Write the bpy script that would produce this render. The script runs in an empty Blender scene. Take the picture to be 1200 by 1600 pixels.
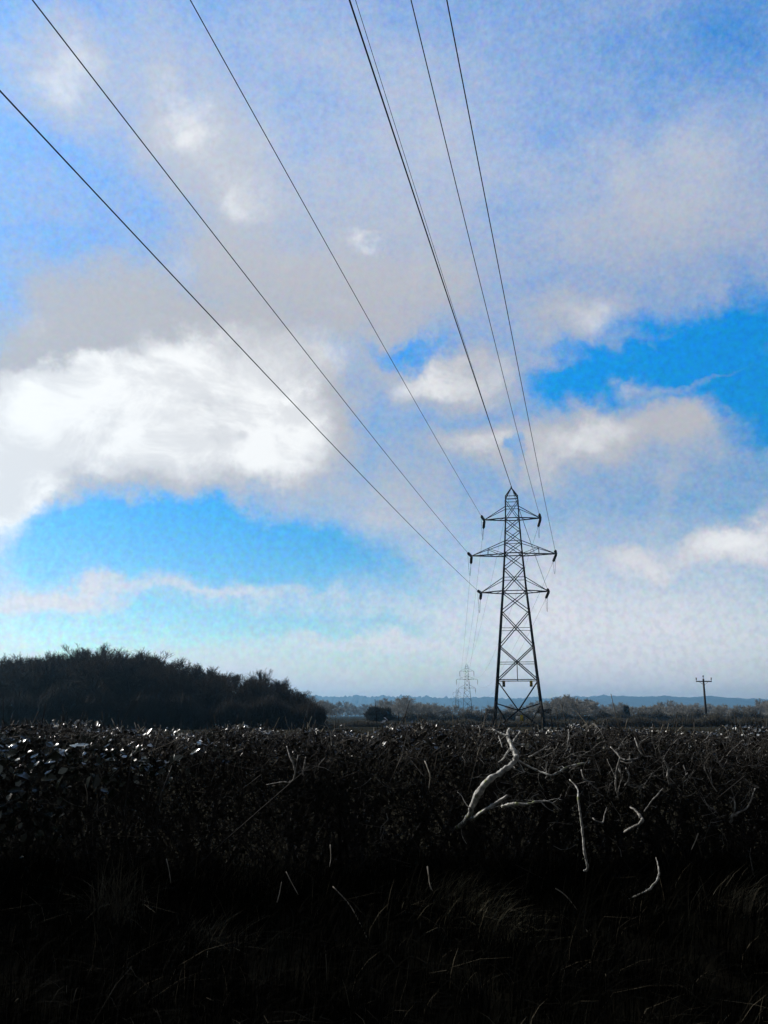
import bpy, math, random
import numpy as np
from mathutils import Vector
R = math.radians
rng = np.random.default_rng(7)
random.seed(7)
SC = bpy.context.scene
COL = SC.collection

# ------------------------------------------------------------------ camera
F, CX, CY = 1386.0, 600.0, 800.0          # focal length in photo pixels (1200 x 1600)
PITCH = math.atan((1118 - CY) / F)
EYE = 1.65
cam_d = bpy.data.cameras.new('camera')
cam_d.sensor_fit = 'VERTICAL'
cam_d.sensor_height = 36.0
cam_d.lens = 36.0 * F / 1600.0
cam_d.clip_start = 0.1
cam_d.clip_end = 40000
cam = bpy.data.objects.new('camera', cam_d)
COL.objects.link(cam)
cam.location = (0, 0, EYE)
cam.rotation_euler = (math.pi / 2 + PITCH, 0, 0)
SC.camera = cam

# ------------------------------------------------------------------ exposure
SC.view_settings.view_transform = 'Standard'
SC.view_settings.look = 'None'
SC.view_settings.exposure = 0.4
SC.view_settings.gamma = 1.0
SC.view_settings.use_curve_mapping = False
SC.cycles.max_bounces = 6
SC.cycles.volume_bounces = 2
SC.cycles.use_denoising = True

# ------------------------------------------------------------------ sun
SUN_AZ, SUN_EL = -58.0, 30.0              # azimuth clockwise from +Y
SUN_STRENGTH = 3.6
sd = bpy.data.lights.new('sun', 'SUN')
sd.energy = SUN_STRENGTH
sd.angle = R(10)
sd.color = (1.0, 0.95, 0.88)
sun = bpy.data.objects.new('sun', sd)
COL.objects.link(sun)
sv = Vector((math.sin(R(SUN_AZ)) * math.cos(R(SUN_EL)), math.cos(R(SUN_AZ)) * math.cos(R(SUN_EL)), math.sin(R(SUN_EL))))
sun.rotation_euler = sv.to_track_quat('Z', 'Y').to_euler()


def ray(u, v):
    """world direction through photo pixel (u, v)"""
    a, b = (u - CX) / F, (CY - v) / F
    c, s = math.cos(PITCH), math.sin(PITCH)
    return np.array([a, c - s * b, s + c * b])


def at(u, v, Y):
    """world point seen at photo pixel (u, v) standing Y metres ahead"""
    r = ray(u, v)
    return np.array([0, 0, EYE]) + r * (Y / r[1])


# ------------------------------------------------------------------ sky
SKY_STRENGTH = 0.15
EXPF = 2 ** 0.4                          # display gain; cloud tones below are as displayed
world = bpy.data.worlds.new('World')
SC.world = world
world.use_nodes = True
nt = world.node_tree
for n in list(nt.nodes):
    nt.nodes.remove(n)


def blob_group():
    g = bpy.data.node_groups.new('cloud_blob', 'ShaderNodeTree')
    for nm, ty in (('Dir', 'NodeSocketVector'), ('K1', 'NodeSocketVector'), ('K2', 'NodeSocketVector'), ('C', 'NodeSocketVector'),
                   ('Inner', 'NodeSocketFloat'), ('Weight', 'NodeSocketFloat'), ('Sum', 'NodeSocketFloat')):
        g.interface.new_socket(nm, in_out='INPUT', socket_type=ty)
    g.interface.new_socket('Sum', in_out='OUTPUT', socket_type='NodeSocketFloat')
    i, o = g.nodes.new('NodeGroupInput'), g.nodes.new('NodeGroupOutput')
    L = g.links.new

    def dot(s):
        n = g.nodes.new('ShaderNodeVectorMath'); n.operation = 'DOT_PRODUCT'
        L(i.outputs['Dir'], n.inputs[0]); L(i.outputs[s], n.inputs[1]); return n.outputs['Value']

    def m(op, a, b=None):
        n = g.nodes.new('ShaderNodeMath'); n.operation = op
        for k, x in enumerate((a, b)):
            if x is None: continue
            if isinstance(x, (int, float)): n.inputs[k].default_value = x
            else: L(x, n.inputs[k])
        return n.outputs[0]
    a, b, c = dot('K1'), dot('K2'), dot('C')
    r = m('SQRT', m('ADD', m('MULTIPLY', a, a), m('MULTIPLY', b, b)))
    mr = g.nodes.new('ShaderNodeMapRange'); mr.interpolation_type = 'SMOOTHSTEP'
    L(r, mr.inputs['Value']); L(i.outputs['Inner'], mr.inputs['From Min'])
    mr.inputs['From Max'].default_value = 1.0
    mr.inputs['To Min'].default_value = 1.0; mr.inputs['To Max'].default_value = 0.0
    f = m('MULTIPLY', mr.outputs[0], m('GREATER_THAN', c, 0.0))
    L(m('ADD', m('MULTIPLY', f, i.outputs['Weight']), i.outputs['Sum']), o.inputs[0])
    return g


BLOB = blob_group()
L = nt.links.new


def wn(t, **kw):
    n = nt.nodes.new(t)
    for k, v in kw.items(): setattr(n, k, v)
    return n


def wm(op, a, b=None, clamp=False):
    n = wn('ShaderNodeMath', operation=op, use_clamp=clamp)
    for k, x in enumerate((a, b)):
        if x is None: continue
        if isinstance(x, (int, float)): n.inputs[k].default_value = x
        else: L(x, n.inputs[k])
    return n.outputs[0]


def wmr(x, a, b, c=0.0, d=1.0):
    n = wn('ShaderNodeMapRange', interpolation_type='SMOOTHSTEP')
    L(x, n.inputs['Value'])
    for k, v in zip(('From Min', 'From Max', 'To Min', 'To Max'), (a, b, c, d)): n.inputs[k].default_value = v
    return n.outputs[0]


def wmix(f, a, b):
    n = wn('ShaderNodeMix', data_type='RGBA')
    if isinstance(f, (int, float)): n.inputs[0].default_value = f
    else: L(f, n.inputs[0])
    for k, x in ((6, a), (7, b)):
        if isinstance(x, tuple): n.inputs[k].default_value = (*x, 1)
        else: L(x, n.inputs[k])
    return n.outputs[2]


tc = wn('ShaderNodeTexCoord')
DIR = tc.outputs['Generated']


def wnoise(scale, detail, rough=0.55, src=None, stretch=None, dist=0.0):
    n = wn('ShaderNodeTexNoise')
    n.inputs['Scale'].default_value = scale
    n.inputs['Detail'].default_value = detail
    n.inputs['Roughness'].default_value = rough
    n.inputs['Distortion'].default_value = dist
    s = src or DIR
    if stretch:
        mp = wn('ShaderNodeMapping'); mp.inputs['Scale'].default_value = stretch
        L(s, mp.inputs['Vector']); s = mp.outputs[0]
    L(s, n.inputs['Vector'])
    return n


def warp(scale, amp, detail=4):
    n = wnoise(scale, detail, 0.6)
    a = wn('ShaderNodeVectorMath', operation='SUBTRACT'); L(n.outputs['Color'], a.inputs[0]); a.inputs[1].default_value = (.5, .5, .5)
    b = wn('ShaderNodeVectorMath', operation='SCALE'); L(a.outputs[0], b.inputs[0]); b.inputs['Scale'].default_value = amp
    c = wn('ShaderNodeVectorMath', operation='ADD'); L(DIR, c.inputs[0]); L(b.outputs[0], c.inputs[1])
    return c.outputs[0]


DW = warp(9.0, 0.13, 7)


def blobs(items, start):
    s = start
    for (u, v, ru, rv, rot, inner, w) in items:
        c = ray(u, v); c = c / np.linalg.norm(c)
        ks = []
        for (rr, an) in ((ru, rot), (rv, rot + 90)):
            p = ray(u + rr * math.cos(R(an)), v + rr * math.sin(R(an))); p = p / np.linalg.norm(p)
            g = p - c * np.dot(p, c)
            ks.append(g / np.dot(g, g))
        n = wn('ShaderNodeGroup'); n.node_tree = BLOB
        L(DW, n.inputs['Dir'])
        n.inputs['K1'].default_value = tuple(ks[0]); n.inputs['K2'].default_value = tuple(ks[1]); n.inputs['C'].default_value = tuple(c)
        n.inputs['Inner'].default_value = inner; n.inputs['Weight'].default_value = w
        if isinstance(s, (int, float)): n.inputs['Sum'].default_value = s
        else: L(s, n.inputs['Sum'])
        s = n.outputs[0]
    return s


# (u, v, half width, half height, turn, inner, weight): cloud cover; negative weights are gaps of open sky
COVER = [
    (480, 220, 620, 330, 0, .1, .20), (980, 330, 300, 150, 0, .0, .12),
    (250, 640, 330, 170, -4, .45, 1.1), (30, 720, 90, 170, 20, .3, 1.0), (440, 660, 160, 150, 0, .3, .5),
    (480, 470, 460, 130, 0, .2, .42), (130, 500, 230, 110, 0, .2, .40),
    (330, 270, 150, 240, -18, .1, .42), (90, 110, 140, 130, 0, .1, .35), (620, 330, 260, 260, 0, .0, .22),
    (700, 590, 212, 67, 4, .0, .55), (920, 505, 137, 94, 0, .0, .45), (770, 695, 125, 54, 0, .0, .6),
    (920, 705, 187, 74, -12, .0, .70), (1085, 690, 100, 121, 40, .0, .36), (1060, 650, 162, 54, -30, .0, .4), (965, 605, 50, 24, 0, .0, .5),
    (1000, 870, 100, 35, 0, .0, .5), (1150, 850, 137, 48, 0, .0, .7), (1060, 320, 325, 202, 10, .0, .28),
    (70, 930, 162, 37, 4, .0, .65), (330, 928, 380, 16, 1, .0, .28), (560, 1000, 230, 20, 0, .0, .4), (620, 800, 212, 162, 0, .0, .30),
    (880, 930, 525, 175, 0, .0, .25), (600, 1075, 1375, 54, 0, .0, .42), (1000, 1010, 525, 121, 0, .0, .28),
    (1090, 585, 170, 20, -18, .0, .5), (880, 575, 80, 20, 12, .0, .4), (1010, 530, 110, 16, -8, .0, .32), (1150, 560, 90, 14, -25, .0, .3),
    # open sky
    (250, 975, 460, 52, 2, .1, -.42), (620, 980, 200, 34, 0, .0, -.2), (345, 672, 34, 18, 20, .0, -.5), (560, 900, 260, 60, 0, .0, -.35), (250, 985, 330, 36, 0, .0, -.3), (1190, 700, 70, 60, 0, .0, -.3),
    (270, 840, 380, 82, 3, .1, -.95), (150, 865, 170, 60, 0, .2, -.4), (640, 548, 110, 30, 6, .1, -.6), (450, 860, 330, 80, 0, .1, -.4),
    (1080, 560, 280, 105, 12, .0, -.90), (1170, 620, 110, 120, 0, .2, -.5), (900, 600, 110, 70, 0, .2, -.65), (1170, 500, 120, 55, 0, .1, -.4),
    (50, 320, 150, 130, 0, .0, .08), (1150, 60, 190, 130, 0, .0, -.20), (990, 150, 230, 130, 0, .0, -.10), (815, 705, 18, 34, 0, .1, -.6),
    (20, 470, 60, 60, 0, .1, -.2), (240, 980, 300, 40, 0, .0, -.2),
]
WHITE = [
    (230, 655, 335, 175, -3, .08, 1.12), (30, 700, 110, 170, 20, .3, .9), (420, 670, 130, 115, 0, .1, .75),
    (285, 195, 62, 100, -8, .1, .62), (372, 300, 66, 85, 0, .1, .50), (90, 100, 95, 75, 0, .1, .42), (590, 372, 56, 30, 0, .1, .5),
    (285, 425, 60, 50, -30, .1, .3), (60, 510, 70, 40, 0, .1, .25), (700, 590, 150, 42, 4, .2, .45), (930, 500, 80, 60, 0, .1, .3),
    (920, 705, 140, 50, -12, .2, .45), (770, 695, 90, 34, 0, .2, .4), (1130, 640, 70, 40, -30, .1, .25), (965, 605, 34, 16, 0, .1, .3),
    (1000, 868, 70, 22, 0, .2, .45), (1150, 848, 100, 32, 0, .2, .55), (70, 930, 110, 22, 4, .2, .4), (550, 915, 60, 24, 0, .1, .2),
    (600, 1070, 1100, 60, 0, .1, .34), (480, 560, 120, 60, 0, .1, .3),
    (20, 790, 60, 90, 10, .2, .6), (300, 560, 160, 60, -6, .1, .35), (150, 600, 120, 70, 0, .1, .3),
    # shaded cloud bases and folds
    (90, 540, 160, 40, -12, .1, -.35), (350, 665, 60, 34, 20, .1, -.5), (330, 620, 120, 26, -8, .1, -.22), (120, 700, 120, 24, 25, .1, -.22),
    (200, 770, 220, 26, 0, .1, -.25),
]
nA = wnoise(7.0, 7, 0.6, stretch=(1, 1, 1.7), dist=.3)
nB = wnoise(28.0, 5, 0.65)
nC = wnoise(15.0, 7, 0.62, dist=.6)
fine = wnoise(190.0, 2, 0.65)
cov = blobs(COVER, 0.47)
cov = wm('ADD', cov, wm('MULTIPLY', wm('SUBTRACT', nA.outputs[0], .5), .55))
cov = wm('ADD', cov, wm('MULTIPLY', wm('SUBTRACT', nB.outputs[0], .5), .34))
cov = wm('ADD', cov, wm('MULTIPLY', wm('SUBTRACT', fine.outputs[0], .5), .28))
covm = wmr(cov, -0.08, 1.08)
wh = blobs(WHITE, 0.0)
wh = wm('ADD', wh, wm('MULTIPLY', wm('SUBTRACT', nA.outputs[0], .5), .5))
wh = wm('ADD', wh, wm('MULTIPLY', wm('SUBTRACT', nC.outputs[0], .5), .95), clamp=True)
wh = wmr(wh, .02, .98)
sepz = wn('ShaderNodeSeparateXYZ'); L(DIR, sepz.inputs[0])
grey = wmix(wmr(sepz.outputs['Z'], .34, .10), (.485, .495, .535), (.58, .60, .65))
grey = wmix(wmr(sepz.outputs['Z'], .26, .05), grey, (.95, .92, .94))
grey = wmix(wmr(sepz.outputs['Z'], .42, .60), grey, (.535, .585, .69))    # thin low cloud is lighter than the thick deck above
nD = wnoise(11.0, 8, 0.66, stretch=(1, 1, 1.6), dist=.5)
white = wmix(wmr(nD.outputs[0], .40, .62), (.80, .80, .81), (1.0, 1.0, .99))
cloud = wmix(wh, grey, white)
fine2 = wnoise(160.0, 1, 0.5)
cloud = wmix(wm('MULTIPLY', wm('MULTIPLY', wmr(fine2.outputs[0], .42, .65), wm('SUBTRACT', 1.0, wh, True)), .24), cloud, (.55, .50, .55))

sky = wn('ShaderNodeTexSky', sky_type='NISHITA')
sky.sun_disc = False
sky.sun_elevation = R(SUN_EL)
sky.sun_rotation = R(SUN_AZ)
sky.air_density = 1.0; sky.dust_density = 0.3; sky.ozone_density = 2.0
hs = wn('ShaderNodeHueSaturation'); hs.inputs['Saturation'].default_value = 1.7; hs.inputs['Value'].default_value = 1.0
L(sky.outputs[0], hs.inputs['Color'])
# unseen dark cloud, added overhead and behind the viewer to darken the land
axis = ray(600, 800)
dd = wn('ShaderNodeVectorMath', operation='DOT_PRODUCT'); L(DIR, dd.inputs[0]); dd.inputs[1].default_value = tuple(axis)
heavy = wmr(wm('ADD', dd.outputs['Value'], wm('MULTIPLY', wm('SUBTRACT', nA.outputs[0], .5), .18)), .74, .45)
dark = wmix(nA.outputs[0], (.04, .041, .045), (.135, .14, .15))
SKYMUL = wn('ShaderNodeVectorMath', operation='SCALE'); L(hs.outputs[0], SKYMUL.inputs[0]); sepq = wn('ShaderNodeSeparateXYZ'); L(DIR, sepq.inputs[0])
L(wmr(sepq.outputs['Z'], .10, .62, .62, 1.25), SKYMUL.inputs['Scale'])
# clouds are given in the units of the Nishita sky, so that one Background strength serves both
K = 1.0 / SKY_STRENGTH / EXPF
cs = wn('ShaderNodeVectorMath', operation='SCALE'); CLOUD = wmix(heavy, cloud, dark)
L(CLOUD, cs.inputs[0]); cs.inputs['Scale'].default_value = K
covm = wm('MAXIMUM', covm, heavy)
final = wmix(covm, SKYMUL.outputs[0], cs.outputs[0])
bg = wn('ShaderNodeBackground'); bg.inputs['Strength'].default_value = SKY_STRENGTH
# colour grain like image noise added over the sky, warmer and cooler flecks
rip = wnoise(165.0, 2, 0.6)
ra = wn('ShaderNodeVectorMath', operation='SUBTRACT'); L(rip.outputs['Color'], ra.inputs[0]); ra.inputs[1].default_value = (.5, .5, .5)
rb = wn('ShaderNodeVectorMath', operation='SCALE'); L(ra.outputs[0], rb.inputs[0])
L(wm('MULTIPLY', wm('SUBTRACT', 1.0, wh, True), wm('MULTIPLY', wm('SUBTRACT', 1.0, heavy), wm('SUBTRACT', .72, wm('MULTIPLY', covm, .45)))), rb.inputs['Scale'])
rc = wn('ShaderNodeVectorMath', operation='ADD'); L(rb.outputs[0], rc.inputs[0]); rc.inputs[1].default_value = (1, 1, 1)
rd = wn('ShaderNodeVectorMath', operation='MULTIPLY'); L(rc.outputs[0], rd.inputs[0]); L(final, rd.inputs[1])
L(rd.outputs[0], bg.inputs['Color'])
wo = wn('ShaderNodeOutputWorld'); L(bg.outputs[0], wo.inputs['Surface'])


# ------------------------------------------------------------------ materials
def mat(name, c1, c2=None, scale=5.0, rough=0.8, bump=0.0, detail=4, spec=0.3, island=None, metal=0.0):
    m = bpy.data.materials.new(name); m.use_nodes = True
    t = m.node_tree; b = t.nodes['Principled BSDF']
    b.inputs['Roughness'].default_value = rough
    b.inputs['Specular IOR Level'].default_value = spec
    b.inputs['Metallic'].default_value = metal
    co = t.nodes.new('ShaderNodeTexCoord')
    nz = t.nodes.new('ShaderNodeTexNoise'); nz.inputs['Scale'].default_value = scale; nz.inputs['Detail'].default_value = detail
    t.links.new(co.outputs['Object'], nz.inputs['Vector'])
    rp = t.nodes.new('ShaderNodeValToRGB')
    rp.color_ramp.elements[0].position = .35; rp.color_ramp.elements[1].position = .65
    rp.color_ramp.elements[0].color = (*c1, 1); rp.color_ramp.elements[1].color = (*(c2 or c1), 1)
    t.links.new(nz.outputs[0], rp.inputs[0])
    out = rp.outputs[0]
    if island:                               # list of (position, colour): every leaf or blade its own colour
        ge = t.nodes.new('ShaderNodeNewGeometry')
        r2 = t.nodes.new('ShaderNodeValToRGB'); r2.color_ramp.interpolation = 'CONSTANT'
        e = r2.color_ramp.elements
        e[0].position, e[0].color = island[0][0], (*island[0][1], 1)
        e[1].position, e[1].color = island[1][0], (*island[1][1], 1)
        for p, c in island[2:]:
            k = e.new(p); k.color = (*c, 1)
        t.links.new(ge.outputs['Random Per Island'], r2.inputs[0])
        mx = t.nodes.new('ShaderNodeMix'); mx.data_type = 'RGBA'; mx.inputs[0].default_value = .3
        t.links.new(r2.outputs[0], mx.inputs[6]); t.links.new(out, mx.inputs[7]); out = mx.outputs[2]
    t.links.new(out, b.inputs['Base Color'])
    if bump:
        bp = t.nodes.new('ShaderNodeBump'); bp.inputs['Strength'].default_value = bump; bp.inputs['Distance'].default_value = .01
        t.links.new(nz.outputs[0], bp.inputs['Height']); t.links.new(bp.outputs[0], b.inputs['Normal'])
    return m


M = {}
M['steel'] = mat('weathered_steel', (.016, .016, .017), (.030, .030, .030), 3, .75, spec=.15)
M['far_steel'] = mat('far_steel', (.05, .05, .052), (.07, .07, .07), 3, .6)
M['porcelain'] = mat('brown_porcelain', (.018, .014, .012), (.03, .022, .018), 4, .3, spec=.5)
M['cable'] = mat('aluminium_cable', (.02, .02, .02), (.03, .03, .03), 2, .55)
M['yellow'] = mat('yellow_plate', (.82, .64, .04), (.74, .56, .04), 8, .5)
M['dirty_yellow'] = mat('dirty_yellow_plate', (.36, .22, .05), (.5, .32, .07), 9, .6)
M['white'] = mat('white_plate', (.86, .86, .84), (.76, .76, .73), 8, .5)
M['black'] = mat('black_paint', (.012, .012, .012), None, 4, .5)
M['wood_pole'] = mat('creosoted_wood', (.035, .028, .022), (.06, .048, .038), 6, .85)
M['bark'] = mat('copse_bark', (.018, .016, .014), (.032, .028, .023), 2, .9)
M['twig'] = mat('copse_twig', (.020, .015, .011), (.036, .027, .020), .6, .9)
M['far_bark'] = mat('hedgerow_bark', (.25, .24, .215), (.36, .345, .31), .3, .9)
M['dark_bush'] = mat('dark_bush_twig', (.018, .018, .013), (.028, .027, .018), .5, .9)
M['scrub'] = mat('scrub_twig', (.05, .047, .037), (.09, .083, .063), .3, .9)
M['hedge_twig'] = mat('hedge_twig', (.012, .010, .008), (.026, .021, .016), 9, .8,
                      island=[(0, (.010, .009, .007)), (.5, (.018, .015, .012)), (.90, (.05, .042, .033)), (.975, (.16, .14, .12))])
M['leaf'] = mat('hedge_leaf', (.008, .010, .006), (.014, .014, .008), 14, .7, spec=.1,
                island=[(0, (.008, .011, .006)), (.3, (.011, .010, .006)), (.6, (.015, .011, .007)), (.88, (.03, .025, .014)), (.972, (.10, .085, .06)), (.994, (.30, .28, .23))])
M['top_leaf'] = mat('glint_top_leaf', (.014, .016, .009), (.03, .028, .016), 14, .32, spec=.5,
                island=[(0, (.010, .012, .007)), (.45, (.018, .015, .009)), (.68, (.07, .06, .042)), (.77, (.36, .34, .29)), (.86, (.84, .82, .77))])  # palest colours painted in as light glints along the hedge top
M['gloss_leaf'] = mat('bramble_leaf', (.012, .018, .010), (.02, .028, .014), 14, .22, spec=.6,
                      island=[(0, (.012, .020, .009)), (.5, (.016, .024, .012)), (.80, (.05, .06, .04)), (.90, (.36, .40, .36))])  # last, pale colour stands in for highlights on the leaves
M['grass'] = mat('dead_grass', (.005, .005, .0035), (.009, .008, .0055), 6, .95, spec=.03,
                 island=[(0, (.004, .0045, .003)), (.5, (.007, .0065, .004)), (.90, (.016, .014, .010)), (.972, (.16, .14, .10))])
M['straw'] = mat('pale_straw', (.17, .155, .10), (.34, .31, .22), 12, .9, spec=.05)
M['dim_straw'] = mat('dim_straw', (.10, .093, .065), (.22, .20, .15), 12, .9, spec=.05)
M['cut'] = mat('cut_twig_end', (.22, .19, .14), (.36, .33, .27), 30, .8)
M['cane'] = mat('dry_cane', (.24, .215, .17), (.46, .42, .36), 20, .7)


def dead_wood():
    m = mat('bleached_wood', (.16, .155, .145), (.72, .71, .67), 42, .85, bump=1.0, detail=8)
    t = m.node_tree; b = t.nodes['Principled BSDF']
    src = b.inputs['Base Color'].links[0].from_socket
    n = t.nodes.new('ShaderNodeTexNoise'); n.inputs['Scale'].default_value = 19; n.inputs['Detail'].default_value = 3
    co = [x for x in t.nodes if x.type == 'TEX_COORD'][0]
    t.links.new(co.outputs['Object'], n.inputs['Vector'])
    r = t.nodes.new('ShaderNodeValToRGB'); r.color_ramp.elements[0].position = .62; r.color_ramp.elements[1].position = .68
    t.links.new(n.outputs[0], r.inputs[0])
    mx = t.nodes.new('ShaderNodeMix'); mx.data_type = 'RGBA'; mx.inputs[7].default_value = (.30, .33, .16, 1)
    t.links.new(r.outputs[0], mx.inputs[0]); t.links.new(src, mx.inputs[6]); t.links.new(mx.outputs[2], b.inputs['Base Color'])
    return m


M['dead_wood'] = dead_wood()
M['grey_wood'] = mat('grey_dead_wood', (.09, .087, .08), (.40, .385, .36), 44, .85, bump=1.0, detail=7)


# ------------------------------------------------------------------ mesh builder
class MB:
    def __init__(s):
        s.v, s.q, s.t, s.n = [], [], [], 0
        s.extra = None

    def slot(s, m):
        """faces added from here on take a second material"""
        s.extra = (m, sum(len(x) for x in s.q), sum(len(x) for x in s.t))

    def add(s, v, q=None, t=None):
        v = np.asarray(v, float).reshape(-1, 3)
        if q is not None and len(q): s.q.append(np.asarray(q, int).reshape(-1, 4) + s.n)
        if t is not None and len(t): s.t.append(np.asarray(t, int).reshape(-1, 3) + s.n)
        s.v.append(v); s.n += len(v)

    def segs(s, p0, p1, r0, r1, n=3):
        """many straight tapering bars at once"""
        p0, p1 = np.asarray(p0, float), np.asarray(p1, float)
        if not len(p0): return
        r0, r1 = np.broadcast_to(np.asarray(r0, float), len(p0)), np.broadcast_to(np.asarray(r1, float), len(p0))
        d = p1 - p0; d = d / np.maximum(np.linalg.norm(d, axis=1, keepdims=True), 1e-9)
        ref = np.where(np.abs(d[:, 2:3]) > .9, np.array([[1., 0, 0]]), np.array([[0, 0, 1.]]))
        a = np.cross(d, ref); a /= np.linalg.norm(a, axis=1, keepdims=True)
        b = np.cross(d, a)
        ang = np.arange(n) * 2 * np.pi / n + np.pi / n
        ring = a[:, None] * np.cos(ang)[None, :, None] + b[:, None] * np.sin(ang)[None, :, None]
        v = np.concatenate([p0[:, None] + ring * r0[:, None, None], p1[:, None] + ring * r1[:, None, None]], 1)
        k = np.arange(n); k2 = (k + 1) % n
        q = np.stack([k, k2, k2 + n, k + n], 1)
        q = q[None] + (np.arange(len(p0)) * 2 * n)[:, None, None]
        s.add(v, q)
        if n == 4:
            base = (np.arange(len(p0)) * 8)[:, None]
            s.q.append(np.concatenate([base + np.array([[3, 2, 1, 0]]), base + np.array([[4, 5, 6, 7]])]) + s.n - len(p0) * 8)

    def path(s, pts, rad, n=8, cap=True):
        """one smooth tube along points"""
        p = np.asarray(pts, float); k = len(p)
        r = np.broadcast_to(np.asarray(rad, float), k)
        tan = np.gradient(p, axis=0); tan /= np.linalg.norm(tan, axis=1, keepdims=True)
        a = np.cross(tan[0], [0, 0, 1.]) if abs(tan[0][2]) < .9 else np.cross(tan[0], [1., 0, 0])
        a /= np.linalg.norm(a); vs = []
        ang = np.arange(n) * 2 * np.pi / n
        for i in range(k):
            a = a - tan[i] * np.dot(a, tan[i]); a /= np.linalg.norm(a)
            b = np.cross(tan[i], a)
            vs.append(p[i] + r[i] * (np.cos(ang)[:, None] * a + np.sin(ang)[:, None] * b))
        v = np.concatenate(vs + [p[:1], p[-1:]])
        j = np.arange(n); j2 = (j + 1) % n
        q = np.concatenate([np.stack([j + i * n, j2 + i * n, j2 + (i + 1) * n, j + (i + 1) * n], 1) for i in range(k - 1)])
        t = None
        if cap:
            c0, c1 = k * n, k * n + 1
            t = np.concatenate([np.stack([j2, j, np.full(n, c0)], 1), np.stack([j + (k - 1) * n, j2 + (k - 1) * n, np.full(n, c1)], 1)])
        s.add(v, q, t)

    def box(s, c, size, rot=None):
        h = np.array(size) / 2.0
        v = np.array([[x, y, z] for x in (-1, 1) for y in (-1, 1) for z in (-1, 1)], float) * h
        if rot is not None: v = v @ np.asarray(rot).T
        s.add(v + np.asarray(c), [[0, 1, 3, 2], [4, 6, 7, 5], [0, 4, 5, 1], [2, 3, 7, 6], [0, 2, 6, 4], [1, 5, 7, 3]])

    def build(s, name, m, parent=None, smooth=False):
        me = bpy.data.meshes.new(name)
        v = np.concatenate(s.v) if s.v else np.zeros((0, 3))
        q = np.concatenate(s.q) if s.q else np.zeros((0, 4), int)
        t = np.concatenate(s.t) if s.t else np.zeros((0, 3), int)
        me.vertices.add(len(v)); me.vertices.foreach_set('co', v.astype(np.float32).ravel())
        me.loops.add(q.size + t.size)
        me.loops.foreach_set('vertex_index', np.concatenate([q.ravel(), t.ravel()]).astype(np.int32))
        me.polygons.add(len(q) + len(t))
        st = np.concatenate([np.arange(len(q)) * 4, q.size + np.arange(len(t)) * 3]).astype(np.int32)
        me.polygons.foreach_set('loop_start', st)
        me.update(calc_edges=True)
        if smooth: me.polygons.foreach_set('use_smooth', np.ones(len(me.polygons), bool))
        me.materials.append(m)
        if s.extra:
            me.materials.append(s.extra[0])
            mi = np.zeros(len(q) + len(t), np.int32); mi[s.extra[1]:len(q)] = 1; mi[len(q) + s.extra[2]:] = 1
            me.polygons.foreach_set('material_index', mi)
        o = bpy.data.objects.new(name, me); COL.objects.link(o)
        if parent is not None: o.parent = parent
        return o


def tag(o, label=None, cat=None, group=None, kind=None):
    if label: o['label'] = label
    if cat: o['category'] = cat
    if group: o['group'] = group
    if kind: o['kind'] = kind
    return o


def empty(name, loc, rz=0.0):
    e = bpy.data.objects.new(name, None); COL.objects.link(e)
    e.location = tuple(loc); e.rotation_euler = (0, 0, rz); e.empty_display_size = .2
    return e


def copy_tree(o, parent=None):
    c = o.copy(); COL.objects.link(c)
    if parent is not None: c.parent = parent
    for ch in list(o.children): copy_tree(ch, c)
    return c


def smooth_pts(pts, n=8):
    """Catmull-Rom through points (rows may carry radius in a 4th column)"""
    p = np.asarray(pts, float)
    e = np.concatenate([2 * p[:1] - p[1:2], p, 2 * p[-1:] - p[-2:-1]])
    out = []
    for i in range(len(p) - 1):
        a, b, c, d = e[i:i + 4]
        for t in np.linspace(0, 1, n, endpoint=False):
            out.append(.5 * (2 * b + (c - a) * t + (2 * a - 5 * b + 4 * c - d) * t * t + (3 * b - a - 3 * c + d) * t ** 3))
    out.append(p[-1])
    return np.array(out)


# ------------------------------------------------------------------ ground, far hills
def sstep(x, a, b):
    t = np.clip((x - a) / (b - a), 0, 1); return t * t * (3 - 2 * t)


def ground_z(x, y):
    bank = sstep(y, 2.2, 5.3) * .74 - sstep(y, 6.6, 9.5) * .64
    rip = .03 * np.sin(x * 1.7 + y) + .02 * np.sin(x * 3.9 - y * 2.3)
    return bank + rip * sstep(y, 1.5, 3) * (1 - sstep(y, 8, 14))


def axis_steps(fine_a, fine_b, step, far_a, far_b, n=26):
    f = np.arange(fine_a, fine_b + 1e-6, step)
    lo = fine_a - np.geomspace(.5, fine_a - far_a, n)[::-1]
    hi = fine_b + np.geomspace(.5, far_b - fine_b, n)
    return np.concatenate([lo, f, hi])


gx, gy = axis_steps(-9, 9, .25, -7000, 7000), axis_steps(-1, 12, .2, -900, 7300)
X, Y = np.meshgrid(gx, gy)
g = MB()
idx = np.arange(X.size).reshape(X.shape)
g.add(np.stack([X, Y, ground_z(X, Y)], -1), np.stack([idx[:-1, :-1], idx[:-1, 1:], idx[1:, 1:], idx[1:, :-1]], -1))
M['ground'] = mat('field_ground', (.018, .017, .012), (.034, .031, .022), .05, 1.0, detail=8, spec=0.0)
tag(g.build('ground', M['ground'], smooth=True), kind='structure')

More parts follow.
